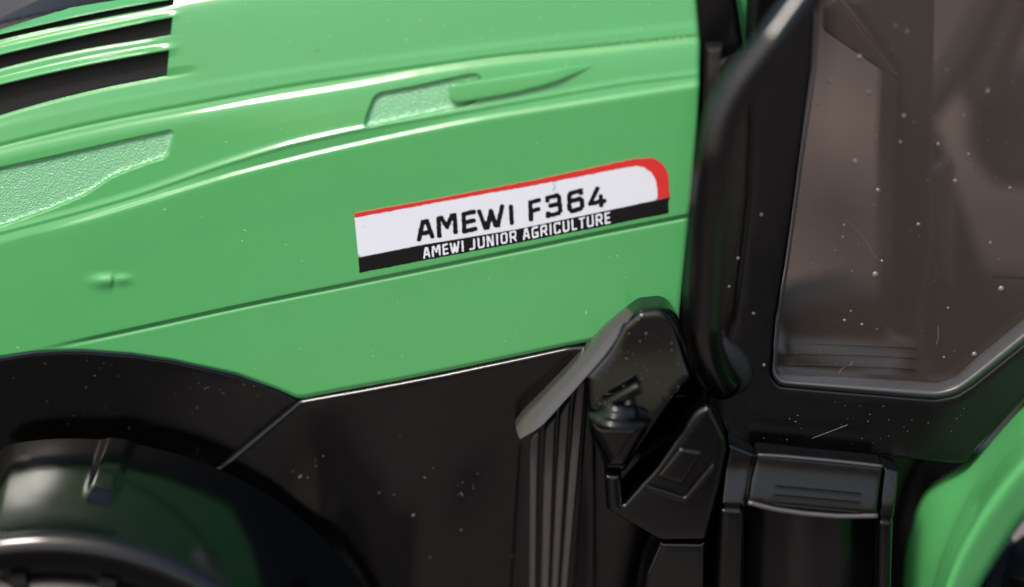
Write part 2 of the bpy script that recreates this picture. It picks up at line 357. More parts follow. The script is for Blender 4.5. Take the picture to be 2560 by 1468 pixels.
def build_hood():
    U = np.r_[np.arange(-400, -20, 12), np.arange(-20, 1734, 3.0), [1736, 1738.5, 1740.3, 1741]]
    knots = [K00, K0, V1T, V1B, V2T, V2B, V3T, V3B, A0, off(AL, -6), off(AL, 6), off(BL, -6), off(BL, 8), off(DL, -10), off(DL, 12), off(EL, -10), off(EL, 16),
             mix(EL, FL, .5), off(FL, -10), off(FL, 10), BOT]
    cnts = [10, 12, 5, 12, 9, 12, 22, 12, 10, 5, 4, 6, 44, 10, 3, 11, 22, 22, 8, 40]
    rows = []; tags = []
    for k, c in enumerate(cnts):
        for q in range(c): rows.append((k, q / c)); tags.append(k)
    rows.append((len(cnts) - 1, 1.0))
    PX = np.empty((len(rows), len(U))); PY = np.empty_like(PX)
    for r, (k, t) in enumerate(rows):
        px = U.copy()
        for it in range(5):
            lo = knots[k](px); hi = knots[k + 1](px)
            if k >= 17:
                lo = np.minimum(lo, BOT(px) - (len(cnts) - k) * .5); hi = np.minimum(hi, BOT(px) - (len(cnts) - k - 1) * .5)
            py = lerp(lo, hi, t)
            s = lerp(-.1 * py, REAR(py) - 1741, sst(600, 1700, U)) * sst(-100, 60, U)
            px = U + s
        PX[r], PY[r] = px, py
    Yd = hoody(PX, PY)
    # rounded rear edge
    er = np.clip((1741 - U) / 12, 0, 1); Yd = Yd + (.55 * (1 - np.sqrt(1 - (1 - er) ** 2)))[None, :]
    # rounded lower edge
    gap = BOT(PX) - PY; eb = np.clip(gap / 7, 0, 1); Yd = Yd + .4 * (1 - np.sqrt(1 - (1 - eb) ** 2))
    P = W(PX.ravel(), PY.ravel(), Yd.ravel()); n = len(U)
    ventk = {0: 1, 2: 1, 4: 1, 6: 1}; bark = {1: 0, 3: 1, 5: 2}
    F = []; bars = [[], [], []]; 
    for r in range(len(rows) - 1):
        k = tags[r]
        for j in range(n - 1):
            f = (r * n + j, (r + 1) * n + j, (r + 1) * n + j + 1, r * n + j + 1)
            if U[j + 1] <= 437.5 and U[j] < 437:
                if k in ventk: continue
                if k in bark: bars[bark[k]].append(f); continue
            F.append(f)
    V = [tuple(p) for p in P]
    def skirt(F, V, dy):
        cnt = set()
        for f in F:
            for a, b in zip(f, f[1:] + f[:1]): cnt.add((a, b))
        mp = {}; V = list(V); F = list(F)
        for a, b in [e for e in cnt if (e[1], e[0]) not in cnt]:
            for q in (a, b):
                if q not in mp: mp[q] = len(V); v = V[q]; V.append((v[0], v[1] + dy * MM, v[2] - .0 * MM))
            F.append((b, a, mp[a], mp[b]))
        used = sorted({i for f in F for i in f}); ix = {a: i for i, a in enumerate(used)}
        return [V[i] for i in used], [tuple(ix[i] for i in f) for f in F]
    G3 = P.reshape(len(rows), n, 3); du = np.gradient(G3, axis=1); dv = np.gradient(G3, axis=0)
    N = np.cross(du, dv); N /= np.linalg.norm(N, axis=2)[..., None] + 1e-12
    if N[len(rows) // 2, n // 2, 1] > 0: N = -N
    N = [tuple(q) for q in N.reshape(-1, 3)]; look = {}
    for v, q in zip(V, N): look[v] = q
    def set_normals(o, VV):
        out = []; prev = (0, 0, 0)
        for v in VV: out.append(look.get(v, (0, 0, 0)))
        o.data.normals_split_custom_set_from_vertices(out)
    V2, F2 = skirt(F, V, 1.6)
    hood = mesh_obj('hood', V2, orient(V2, F2), green, T); set_normals(hood, V2)
    for b in bars:
        V3, F3 = skirt(b, V, 1.3); set_normals(mesh_obj('slat', V3, orient(V3, F3), green, hood), V3)
    return hood
hood = build_hood()
plate('reflection_block_nose', [(-405, 185), (-405, 945), (-1100, 1010), (-1100, 560), (-760, 330)], green, hood, y=.6, bevel=30, drop=4, thick=30, step=30, grid=60)  # unseen plate added to keep open sky out of the mudguard's reflection
# textured black liner behind the openings
def liner():
    xs = np.arange(-400, 470, 8.0); rows = []
    for t in np.linspace(0, 1, 40):
        py = lerp(K00(xs) + 3, V3B(xs) + 14, t)
        y = np.array([np.interp(q, [K00(x), K0(x), V1T(x), V2T(x), V3T(x), V3B(x)], [18, 6.0, 4.8, 3.8, 2.8, 2.05]) for x, q in zip(xs, py)]) + 1.5
        rows.append(W(xs, py, y))
    R = np.array(rows); 
    loft('grille_liner', R, black_grain, hood)
liner()
# grained insets and the pointed trim
plate('grained_inset', inset1, green_tex, hood, base=hoody, lift=.03, bevel=2, drop=.03, thick=.3, step=8, grid=9, label='large light green grained inset at the front of the hood')
plate('grained_inset', inset2, green_tex, hood, base=hoody, lift=.03, bevel=2, drop=.03, thick=.3, step=5, grid=7, label='small grained inset beside the pointed trim')
def flatband(px, py): return np.where(True, hoody(px, py), 0)
def bladey(px, py):
    return (H0 + R00)[np.clip(((px - HX[0]) / 2).astype(int), 0, len(HX) - 1), np.clip((py - HY[0]).astype(int), 0, len(HY) - 1)]
plate('pointed_trim', blade, green, hood, y=lambda a, b: bladey(a, b) - .7 * (1 - sst(1380, 1500, a)), bevel=5, drop=.5, thick=1.2, step=4, grid=8)

# ------------------------------------------------------------------ decal
decal_base = lambda a, b: H0[np.clip(((a - HX[0]) / 2).astype(int), 0, len(HX) - 1), np.clip((b - HY[0]).astype(int), 0, len(HY) - 1)] - .46
def dec(lift): return lambda a, b: hoody(a, b) - lift
band_top = [(896, 644), (1053, 613), (1290, 574), (1494, 532), (1644, 500)]
white_poly = np.array([(886, 541), (1100, 505), (1350, 461), (1570, 418), (1592, 415), (1610, 419), (1628, 431), (1639, 449), (1643, 468), (1645, 500)] + band_top[::-1][1:])
white = plate('decal', white_poly, white_print, T, y=dec(.02), bevel=1, drop=0, thick=.02, step=12, grid=14, label='white printed decal with red and black edges and lettering')
red_poly = np.array([(886, 533), (1100, 495), (1350, 447), (1585, 397), (1629, 394), (1650, 404), (1664, 420), (1671, 440), (1675, 498), (1644, 503), (1643, 468), (1639, 449), (1628, 431), (1610, 419), (1592, 415), (1570, 418), (1350, 461), (1100, 505), (887, 545)])
def rough(poly, step, amp):
    P = resample(poly, step); return P + rng.normal(0, amp, P.shape)
plate('red_border', rough(red_poly, 6, .45), red_print, white, y=dec(.035), bevel=1, drop=0, thick=.02, step=12, grid=14)
blk_poly = np.array(band_top + [(1672, 493), (1671, 533), (1480, 571), (1290, 608), (1100, 643), (899, 682)])
plate('black_band', rough(blk_poly, 6, .4), black_print, white, y=dec(.045), bevel=1, drop=0, thick=.02, step=12, grid=14)
# lettering: strokes in a unit cell (x 0..1 of the letter's width, y 0 bottom .. 1 top)
G = {'A': [[(0.02, 0), (.36, 1), (.64, 1), (.98, 0)], [(.2, .3), (.8, .3)]],
     'M': [[(.04, 0), (.04, 1), (.2, 1), (.5, .42), (.8, 1), (.96, 1), (.96, 0)]],
     'E': [[(.95, 1), (.08, 1), (.08, 0), (.98, 0)], [(.08, .5), (.88, .5)]],
     'W': [[(0, 1), (.22, 0), (.32, 0), (.5, .9), (.68, 0), (.78, 0), (1, 1)]],
     'I': [[(.5, 0), (.5, 1)]],
     'F': [[(.98, 1), (.08, 1), (.08, 0)], [(.08, .48), (.88, .48)]],
     '3': [[(.04, .86), (.04, 1), (.78, 1), (.92, .88), (.92, .62), (.8, .52), (.25, .52)], [(.8, .52), (.96, .4), (.96, .12), (.82, 0), (.02, 0), (.02, .14)]],
     '6': [[(.9, .88), (.9, 1), (.2, 1), (.05, .86), (.05, .14), (.2, 0), (.8, 0), (.95, .14), (.95, .44), (.8, .56), (.05, .56)]],
     '4': [[(.55, 1), (.0, .22), (.98, .22)], [(.76, .5), (.76, 0)]],
     'J': [[(.85, 1), (.85, .14), (.7, 0), (.0, 0)]],
     'U': [[(.05, 1), (.05, .14), (.2, 0), (.8, 0), (.95, .14), (.95, 1)]],
     'N': [[(.05, 0), (.05, 1), (.2, 1), (.8, 0), (.95, 0), (.95, 1)]],
     'O': [[(.2, 0), (.05, .14), (.05, .86), (.2, 1), (.8, 1), (.95, .86), (.95, .14), (.8, 0), (.2, 0)]],
     'R': [[(.05, 0), (.05, 1), (.8, 1), (.93, .88), (.93, .55), (.8, .44), (.05, .44)], [(.55, .44), (.98, 0)]],
     'G': [[(.93, 1), (.2, 1), (.05, .86), (.05, .14), (.2, 0), (.93, 0), (.93, .42), (.6, .42)]],
     'C': [[(.93, .84), (.93, 1), (.2, 1), (.05, .86), (.05, .14), (.2, 0), (.93, 0), (.93, .16)]],
     'L': [[(.08, 1), (.08, 0), (.95, 0)]],
     'T': [[(0, 1), (1, 1)], [(.5, 1), (.5, 0)]]}
def lettering(glyphs, th, m, parent, lift, g, rgh, label):
    """glyphs: (char, x0, x1, base0, base1, height, lean): outlines contoured on a fine grid"""
    V = []; F = []
    for ch, x0, x1, b0, b1, h, lean in glyphs:
        gx = np.arange(x0 - 14, x1 + 14, g); gy = np.arange(min(b0, b1) - h - 14, max(b0, b1) + 12, g)
        X, Y = np.meshgrid(gx, gy, indexing='ij'); d = np.full(X.shape, 1e9)
        hh = h - th; 
        def pt(p):
            x = lerp(x0 + th / 2, x1 - th / 2, p[0]) if ch != 'I' else (x0 + x1) / 2
            y = lerp(b0, b1, p[0] if ch != 'I' else .5) - th / 2 - p[1] * hh
            return x - lean * p[1] * h, y
        for st in G[ch]:
            q = [pt(p) for p in st]
            for (ax, ay), (bx, by) in zip(q[:-1], q[1:]):
                ex, ey = bx - ax, by - ay; L = ex * ex + ey * ey + 1e-9
                t = np.clip(((X - ax) * ex + (Y - ay) * ey) / L, 0, 1); ddx = X - ax - t * ex; ddy = Y - ay - t * ey
                dd = (np.abs(ddx) ** 3.2 + np.abs(ddy) ** 3.2) ** (1 / 3.2); dd = np.where((t > 0) & (t < 1), np.hypot(ddx, ddy), dd)
                d = np.minimum(d, dd)
        f = th / 2 - d; nz = rng.normal(0, 1, f.shape); nz = gauss1(gauss1(nz, 1.2, 0), 1.2, 1); nz /= nz.std(); f = f + nz * rgh
        # marching squares, filled
        base = len(V); idx = {}
        def vid(key, x, y):
            if key not in idx: idx[key] = len(V); V.append((x, y))
            return idx[key]
        ni, nj = f.shape
        for i in range(ni - 1):
            for j in range(nj - 1):
                c = [(i, j), (i + 1, j), (i + 1, j + 1), (i, j + 1)]; v = [f[a] for a in c]
                if max(v) <= 0: continue
                poly = []
                for k in range(4):
                    a, b = c[k], c[(k + 1) % 4]; va, vb = v[k], v[(k + 1) % 4]
                    if va > 0: poly.append(vid(a, gx[a[0]], gy[a[1]]))
                    if (va > 0) != (vb > 0):
                        t = va / (va - vb); key = (a, b) if a < b else (b, a)
                        poly.append(vid(key, lerp(gx[a[0]], gx[b[0]], t), lerp(gy[a[1]], gy[b[1]], t)))
                if len(poly) >= 3: F.append(tuple(poly))
    A = np.array(V); P = W(A[:, 0], A[:, 1], hoody(A[:, 0], A[:, 1]) - lift)
    mesh_obj('lettering', P, orient(P, F), m, parent, label=label)
def bl(x): return float(np.interp(x, [1041, 1094, 1157, 1216, 1275, 1324, 1368, 1422, 1507], [604, 595, 584, 574, 563.5, 554, 545, 534.5, 517]))
big = [('A', 1041, 1087), ('M', 1091, 1146), ('E', 1153, 1194), ('W', 1195, 1263), ('I', 1271, 1288), ('F', 1320, 1355), ('3', 1364, 1408), ('6', 1417, 1463), ('4', 1470, 1517)]
hts = {'A': 51, 'M': 54, 'E': 54, 'W': 54, 'I': 51, 'F': 53, '3': 56, '6': 56, '4': 54}
lettering([(c, a, b, bl(a), bl(b), hts[c], .04) for c, a, b in big], 11.2, black_print, white, .05, 1.5, .42, 'black lettering reading AMEWI F364')
def bs(x): return float(np.interp(x, [1058, 1160, 1292, 1420, 1526], [647, 628.5, 604, 579, 558]))
small = []
def word(t, x0, x1):
    wd = {'W': 1.35, 'M': 1.25, 'I': .42, 'J': .85, 'L': .8, 'T': .9, 'E': .85}; g = .2
    tot = sum(wd.get(c, 1) for c in t) + g * (len(t) - 1); s = (x1 - x0) / tot; x = x0
    for c in t: ww = wd.get(c, 1) * s; small.append((c, x, x + ww, bs(x), bs(x + ww), 27 + (x - 1058) * .004, .04)); x += ww + g * s
word('AMEWI', 1058, 1161); word('JUNIOR', 1174, 1293); word('AGRICULTURE', 1307, 1527)
lettering(small, 4.6, white_print, white, .06, 1.15, .32, 'small white lettering reading AMEWI JUNIOR AGRICULTURE')

# ------------------------------------------------------------------ black body under the hood
plate('chassis', [(-420, 840), (700, 860), (1500, 820), (1700, 760), (1990, 900), (1990, 1010), (2300, 1060), (2420, 1100), (2420, 1700), (-420, 1700)], black, T, y=9, bevel=10, thick=40, step=40, grid=60)
arch = np.array([(-420, 950), (-200, 920), (0, 897), (85, 884), (150, 880), (210, 880), (330, 889), (430, 904), (593, 940), (700, 980), (748, 1003), (700, 1060), (560, 1180), (560, 1700), (-420, 1700)], float)
plate('wheel_arch_panel', arch, black, T, y=.35, bevel=5, drop=.35, thick=5, step=12, grid=30)
def engy(px, py):
    return -1.6 - .9 * np.cos((px - 1050 - (py - 1200) * -.04) / 300 * math.pi) * sst(930, 1330, py) * sst(700, 850, px)
eng = np.array([(748, 1001), (900, 974), (1100, 936), (1300, 894), (1420, 868), (1490, 862), (1490, 1700), (560, 1700), (520, 1180), (548, 1168)], float)
plate('engine_panel', eng, black, T, y=engy, bevel=10, drop=.9, thick=5, step=10, grid=16)
# slats of the side grille
ribs = [[(1324, 1106), (1334, 1086), (1351, 1069), (1345, 1200), (1338, 1700), (1321, 1700)],
        [(1361, 1078), (1370, 1058), (1391, 1041), (1384, 1200), (1366, 1700), (1346, 1700)],
        [(1398, 1038), (1408, 1016), (1429, 993), (1419, 1120), (1384, 1700), (1367, 1700)],
        [(1436, 985), (1442, 965), (1454, 952), (1468, 953), (1463, 1000), (1400, 1700), (1385, 1700)]]
for i, r in enumerate(ribs):
    plate('slat', rounded(r, 6), rib_mat, T, y=-6.0, bevel=7, drop=.9, thick=4, step=10, grid=10)
plate('grille_recess', [(1300, 1090), (1460, 930), (1470, 1000), (1420, 1700), (1262, 1700)], black, T, y=-2.4, bevel=6, thick=3, step=20, grid=30)

# ------------------------------------------------------------------ bracket at the foot of the cab
def loft_curves(name, curves, m, parent, n=60, k=8, s=2.0, **kw):
    """curves: list of (outline points, depth) -> smooth sheet through them"""
    C3 = []
    for c_, y in curves:
        q = smooth_path(c_, n, s); C3.append(W(q[:, 0], q[:, 1], y(q[:, 1]) if callable(y) else y))
    C3 = np.array(C3)
    t = np.linspace(0, len(curves) - 1, (len(curves) - 1) * k + 1); out = []
    for q in t:
        i = min(int(q), len(curves) - 2); f = q - i; out.append(C3[i] * (1 - f) + C3[i + 1] * f)
    out = gauss1(np.array(out), 1.3, 0) if kw.pop('soft', True) else np.array(out)
    return loft(name, out, m, parent, **kw)
brF = rounded([(1556, 772), (1580, 757), (1655, 748), (1682, 760), (1700, 800), (1734, 940), (1700, 985), (1562, 1186), (1515, 1182), (1468, 1060), (1470, 960), (1440, 975), (1300, 1088), (1294, 1040), (1466, 862)],
              [10, 14, 26, 24, 10, 10, 10, 10, 8, 10, 4, 4, 8, 22, 20])
# front face of the bracket
face = rounded([(1576, 796), (1598, 778), (1654, 772), (1677, 784), (1698, 818), (1734, 941), (1698, 987), (1561, 1186), (1514, 1180), (1470, 1062), (1466, 952), (1433, 975), (1518, 880), (1556, 812)],
               [8, 10, 20, 18, 10, 8, 8, 8, 8, 10, 2, 2, 12, 10])
ybr = lambda q: -12 + 3.5 * sst(1180, 750, q)
bracket = plate('step_bracket', face, black, T, y=lambda a, b: ybr(b), bevel=16, drop=1.8, thick=9, step=8, grid=18)
# broad bevelled flank of the bracket, turning back to the body
loft_curves('bracket_flank', [([(1583, 786), (1556, 822), (1518, 882), (1436, 975), (1352, 1068), (1300, 1098)], lambda q: ybr(q) + .5),
                              ([(1576, 778), (1540, 818), (1496, 876), (1405, 975), (1322, 1064), (1294, 1086)], lambda q: ybr(q) * .84),
                              ([(1566, 768), (1518, 810), (1474, 868), (1385, 962), (1304, 1044), (1289, 1066)], lambda q: ybr(q) * .66),
                              ([(1562, 766), (1506, 812), (1458, 862), (1370, 955), (1294, 1032), (1287, 1050)], 1.0),
                              ([(1562, 770), (1506, 817), (1458, 866), (1372, 960), (1298, 1038), (1290, 1056)], 4.0)],
            flank_mat, bracket, soft=True)
c = W(1547, 1034, -15)[0]
cap = lathe('filler_cap', c, [(0, 1.5), (1.3, 1.5), (1.6, 1.9), (2.3, 1.9), (2.75, 1.6), (2.9, 1.1), (3.0, .5), (3.3, .25), (4.3, .15), (4.8, -.15), (5.0, -.6), (4.85, -1.1), (4.2, -1.4), (3.1, -1.5), (0, -1.5)], black, T)
hc = W(1562, 990, -15)[0]
def block(name, c, sx, sy, sz, m, parent, rot=0, **kw):
    V = []; 
    for a in (-1, 1):
        for b in (-1, 1):
            for d in (-1, 1):
                v = Vector((a * sx, b * sy, d * sz)); v.rotate(Matrix.Rotation(rot, 3, 'Y')); V.append((c[0] + v.x * MM, c[1] + v.y * MM, c[2] + v.z * MM))
    F = [(0, 1, 3, 2), (4, 6, 7, 5), (0, 4, 5, 1), (2, 3, 7, 6), (0, 2, 6, 4), (1, 5, 7, 3)]
    o = mesh_obj(name, V, F, m, parent, **kw)
    b = o.modifiers.new('bevel', 'BEVEL'); b.width = min(sx, sy, sz) * MM * .45; b.segments = 4; return o
block('grip', hc, 2.8, .9, .9, black, cap, rot=math.radians(-36))
plate('bracket_chin', rounded([(1470, 1052), (1618, 1052), (1622, 1080), (1566, 1176), (1518, 1176), (1474, 1096)], 10), black, bracket, y=-14.6, bevel=34, drop=2.6, thick=3, step=6, grid=8)
# lower box with its slanted slot, ledge and leg
low = rounded([(1557, 1262), (1640, 1170), (1738, 1030), (1772, 1012), (1815, 1100), (1818, 1130), (1798, 1225), (1766, 1352), (1652, 1354), (1516, 1275), (1512, 1188), (1552, 1186)], [6, 6, 12, 12, 10, 8, 8, 10, 10, 8, 8, 8])
box = plate('bracket_foot', low, black, T, y=-13.5, bevel=12, drop=1.1, thick=10, step=8, grid=14)
plate('ledge', rounded([(1616, 1212), (1712, 1243), (1782, 1158), (1790, 1176), (1716, 1262), (1612, 1230)], 5), black_sat, box, y=-14.6, bevel=5, drop=.5, thick=1.4, step=6, grid=10)
plate('raised_pad', rounded([(1640, 1195), (1700, 1120), (1760, 1130), (1706, 1215)], 8), black, box, y=-14.3, bevel=10, drop=.6, thick=1.4, step=6, grid=10)
plate('leg', rounded([(1650, 1352), (1768, 1354), (1766, 1700), (1560, 1700), (1612, 1440)], 8), black_sat, box, y=-11.5, bevel=14, drop=1.6, thick=8, step=10, grid=16)

# ------------------------------------------------------------------ front mudguard and wheel, near and out of focus
_p = W([250, 600, 870], [1105, 1205, 1420], -6)[:, [0, 2]]
_A = np.c_[2 * _p, np.ones(3)]; _s = np.linalg.solve(_A, (_p ** 2).sum(1))
FC = np.array([_s[0], -.006, _s[1]]); FR = math.sqrt(_s[2] + _s[0] ** 2 + _s[1] ** 2); print('mudguard', FC, FR)
def mudguard():
    prof = []                                               # (y mm, radius offset mm)
    cr = lambda q: -(.26 * q + .07 * q * q) * 22
    for q in np.linspace(0, 1, 60): prof.append((-5 - 22 * q, cr(q)))
    for a in np.linspace(29, 120, 16):
        a = math.radians(a); a0 = math.radians(29); prof.append((-27 - 3.2 * (math.sin(a) - math.sin(a0)), cr(1) - 3.2 * (math.cos(a0) - math.cos(a))))
    prof += [(-27.2, -13.6), (-26.6, -12.4), (-26, -9.6), (-15, -5), (-5, -2.0)]
    th = np.radians(np.linspace(-19, 78, 190)); rows = []
    for t in th:
        row = []; td = math.degrees(t)
        e = max(0, 1 - (td + 19) / 5.0)                      # rounded front end
        for y, dr in prof:
            r = FR + dr * MM - .0028 * (1 - math.sqrt(max(0, 1 - e * e)))
            if y > -21 and dr > -6 and not (y == -15 and dr == -5) and not (y == -5 and dr < -1):
                k = float(sst(.0, 1.6, td) * (1 - sst(4.6, 6.3, td)) * sst(-21, -16.5, y)); r += .0005 * k
            yy = y + 6.0 * e * e * float(sst(-15, -27, y))
            row.append((FC[0] + r * math.sin(t), yy * MM, FC[2] + r * math.cos(t)))
        rows.append(row)
    loft('front_mudguard', np.array(rows), black, T, outward=(0, 0, 1))
mudguard()
def wheel(name, c, R, y0, y1, lugs, rimcol, hub=.45):
    w_ = (y1 - y0)
    tyre_prof = [(R * hub, y0 + 2), (R * .62, y0 + .5), (R * .85, y0), (R * .95, y0 + 1.5), (R * .97, y0 + w_ * .5), (R * .95, y1 - 1.5), (R * .85, y1), (R * hub, y1 - 2)]
    root = lathe(name, (c[0], 0, c[2]), tyre_prof, rubber, T, axis='y', seg=96)
    V = []; F = []
    for k in range(lugs):
        for s in (0, 1):
            a0 = 2 * math.pi * (k + .5 * s) / lugs; b = len(V)
            ya, yb = (y0 + .5, y0 + w_ * .52) if s == 0 else (y1 - .5, y0 + w_ * .48)
            for r in (.94, 1.03):
                for yy, da in ((ya, 0), (yb, .16)):
                    for da2 in (0, .06): V.append((c[0] + R * r * MM * math.cos(a0 + da + da2), yy * MM, c[2] + R * r * MM * math.sin(a0 + da + da2)))
            F += [(b, b + 1, b + 3, b + 2), (b + 4, b + 6, b + 7, b + 5), (b, b + 4, b + 5, b + 1), (b + 2, b + 3, b + 7, b + 6), (b, b + 2, b + 6, b + 4), (b + 1, b + 5, b + 7, b + 3)]
    mesh_obj('tread_lugs', V, F, rubber, root, smooth=False, kind='stuff')
    lathe('rim', (c[0], 0, c[2]), [(0, y0 + 6), (R * .2, y0 + 6), (R * .25, y0 + 8), (R * .42, y0 + 6), (R * .46, y0 + 1.5), (R * .48, y0 + 3)], rimcol, root, axis='y', seg=64)
    return root
wheel('front_wheel', FC, 41, -27, -8, 18, green)

# ------------------------------------------------------------------ rear mudguard, rear wheel
c0 = [(2700, 880), (2560, 985), (2489, 1065), (2440, 1120), (2407, 1158), (2356, 1189), (2333, 1202), (2313, 1222), (2297, 1253), (2278, 1306), (2260, 1356), (2252, 1466), (2248, 1560)]
c1 = [(2700, 940), (2560, 1052), (2500, 1125), (2440, 1205), (2415, 1245), (2395, 1290), (2372, 1340), (2350, 1395), (2329, 1468), (2305, 1560)]
c2 = [(2700, 980), (2560, 1085), (2500, 1160), (2452, 1225), (2428, 1262), (2408, 1305), (2388, 1350), (2366, 1402), (2342, 1478), (2318, 1565)]
c3 = [(2700, 1040), (2560, 1150), (2496, 1224), (2450, 1290), (2425, 1332), (2400, 1375), (2380, 1420), (2360, 1475), (2338, 1565)]
c4 = [(2700, 1075), (2560, 1178), (2505, 1250), (2462, 1308), (2436, 1350), (2412, 1392), (2394, 1432), (2375, 1480), (2352, 1570)]
c5 = [(2700, 1180), (2560, 1280), (2520, 1336), (2485, 1390), (2455, 1440), (2432, 1480), (2395, 1575)]
c6 = [(2700, 1200), (2560, 1300), (2522, 1354), (2490, 1404), (2462, 1450), (2440, 1490), (2402, 1580)]
rm = loft_curves('rear_mudguard', [(c0, 2), (c1, -9), (c2, -14), (c3, -25), (c4, -25.3), (c5, -23.5), (c6, -21.5)], green, T, n=90, k=8, s=3)
sm = rm.modifiers.new('solid', 'SOLIDIFY'); sm.thickness = .0012; sm.offset = -1
plate('inner_mudguard', rounded([(2255, 1232), (2302, 1236), (2290, 1300), (2262, 1500), (2240, 1500)], 4), green, T, y=12, bevel=4, thick=3)
RC = W(2980, 1900, -6)[0]
wheel('rear_wheel', RC, 47, -30, 6, 20, green)

# ------------------------------------------------------------------ fuel tank / step box under the cab
tank_body = rounded([(1800, 1112), (2246, 1165), (2236, 1300), (2222, 1700), (1780, 1700)], 8)
def tanky(px, py):
    t = (px - 2030) / 170
    return -11.5 + 2.6 * (1 - np.clip(t, -1, 1) ** 2) * 0 
tank = plate('fuel_tank', rounded([(1868, 1150), (2210, 1180), (2196, 1300), (2186, 1700), (1850, 1700)], 4), black_sat, T,
             y=lambda a, b: -7.5 - 3.6 * np.cos(np.clip((a - 2028 + (b - 1260) * .03) / 170, -1, 1) * math.pi / 2), bevel=4, thick=8, step=10, grid=8)
plate('step_plate', rounded([(1893, 1135), (2207, 1165), (2199, 1230), (2193, 1290), (2080, 1290), (1960, 1278), (1868, 1257), (1876, 1200)], [8, 6, 4, 8, 20, 20, 8, 4]), black_sat, tank,
      y=lambda a, b: -12.2 - 1.8 * sst(1150, 1290, b - (a - 2030) * .09), bevel=9, drop=1.0, thick=4, step=8, grid=9)
ty = lambda b, a: -12.3 - 1.8 * sst(1150, 1290, b - (a - 2030) * .09)
for pts, r in (([(1894, 1137), (1960, 1141), (2100, 1154), (2206, 1166)], .00022), ([(1870, 1256), (1930, 1272), (2010, 1284), (2100, 1291), (2194, 1290)], .0004)):
    P_ = smooth_path(pts, 30, 1); tube('edge_highlight_bead', W(P_[:, 0], P_[:, 1], ty(P_[:, 1], P_[:, 0]) - .05), r, lip_mat, tank, seg=10)  # paler beads added to draw the bright edge highlights of the step plate
for k, (x0, x1, y) in enumerate(((1938, 2154, 1216), (1932, 2152, 1238), (1936, 2150, 1258))):
    plate('grip_ridge', rounded([(x0, y), (x1, y + 20), (x1, y + 27), (x0, y + 7)], 3), black_sat, tank, y=lambda a, b: -12.75 - 1.8 * sst(1150, 1290, b - (a - 2030) * .09), bevel=3.2, drop=.35, thick=1, step=6, grid=8)
for pl, hl in (([(1822, 1110), (1890, 1137), (1876, 1200), (1864, 1274), (1800, 1268), (1808, 1180)], [(1797, 1266), (1864, 1270), (1858, 1700), (1776, 1700)]),
               ([(2208, 1168), (2248, 1178), (2240, 1250), (2234, 1300), (2196, 1300), (2200, 1240)], [(2192, 1296), (2236, 1300), (2226, 1700), (2182, 1700)])):
    p1 = plate('bracket_arm', rounded(pl, 8), black_sat, tank, y=lambda a, b: -9.5 - 2.0 * sst(1150, 1285, b), bevel=8, drop=.8, thick=5, step=8, grid=10)
    plate('bracket_arm', rounded(hl, [16, 16, 2, 2]), black, tank, y=-13.2, bevel=14, drop=2.2, thick=8, step=8, grid=12)

# ------------------------------------------------------------------ cab: door body, window, pillars
lipo = [(2044, -60), (2034, 170), (2010, 345), (1990, 495), (1966, 660), (1942, 800), (1930, 935), (1948, 962), (2106, 976), (2230, 986), (2340, 995), (2388, 986), (2430, 960), (2560, 856), (2800, 660)]
lipi = [(2052, -60), (2041, 170), (2016, 345), (1996, 495), (1972, 660), (1950, 800), (1940, 922), (1958, 938), (2106, 944), (2230, 952), (2352, 959), (2392, 944), (2432, 905), (2560, 800), (2800, 600)]
door_out = [(1880, -60), (1876, 160), (1874, 350), (1868, 500), (1850, 660), (1832, 800), (1790, 900), (1768, 960), (1772, 1014), (1822, 1104), (1890, 1116), (2050, 1130), (2230, 1146), (2400, 1162), (2418, 1160), (2440, 1126), (2500, 1062), (2560, 1000), (2700, 880), (2900, 700), (2800, 660)]
frame_poly = np.array(door_out + lipo[::-1], float)
door = plate('cab_door', rounded(frame_poly, 10, 3), black_sat, T, y=-4, bevel=12, drop=1.0, thick=9, step=12, grid=22)
# lip round the pane: a rounded ridge, then a step down to the pane
def path_n(P, n): return smooth_path(P, n, .8)
A_, B_ = path_n(lipo, 160), path_n(lipi, 160)
rows = [W(*lerp(A_, B_, t).T, y) for t, y in ((-.1, -3.6), (0.0, -4.4), (.12, -5.0), (.28, -5.1), (.45, -4.7), (.62, -3.5), (.85, -2.6), (1.0, -1.2), (1.1, .5))]
loft('window_lip', gauss1(np.array(rows), .5, 0), lip_mat, door)
pane_poly = np.array([(p[0] - 8, p[1] + 8) for p in lipi] + [(2800, -60)], float)
pane = plate('window_pane', pane_poly, smoke, T, y=-.5, bevel=2, drop=0, thick=0.0, step=30, grid=60)
for y in (862, 887, 915):
    rows = []
    for dy_, yy in ((0, -.55), (1.6, -.85), (3.2, -.55)): rows.append(W([1960, 2150, 2290], [y - 6 + dy_, y + dy_ - 1, y + 5 + dy_], yy))
    loft('moulded_line', np.array(rows), smoke, pane)
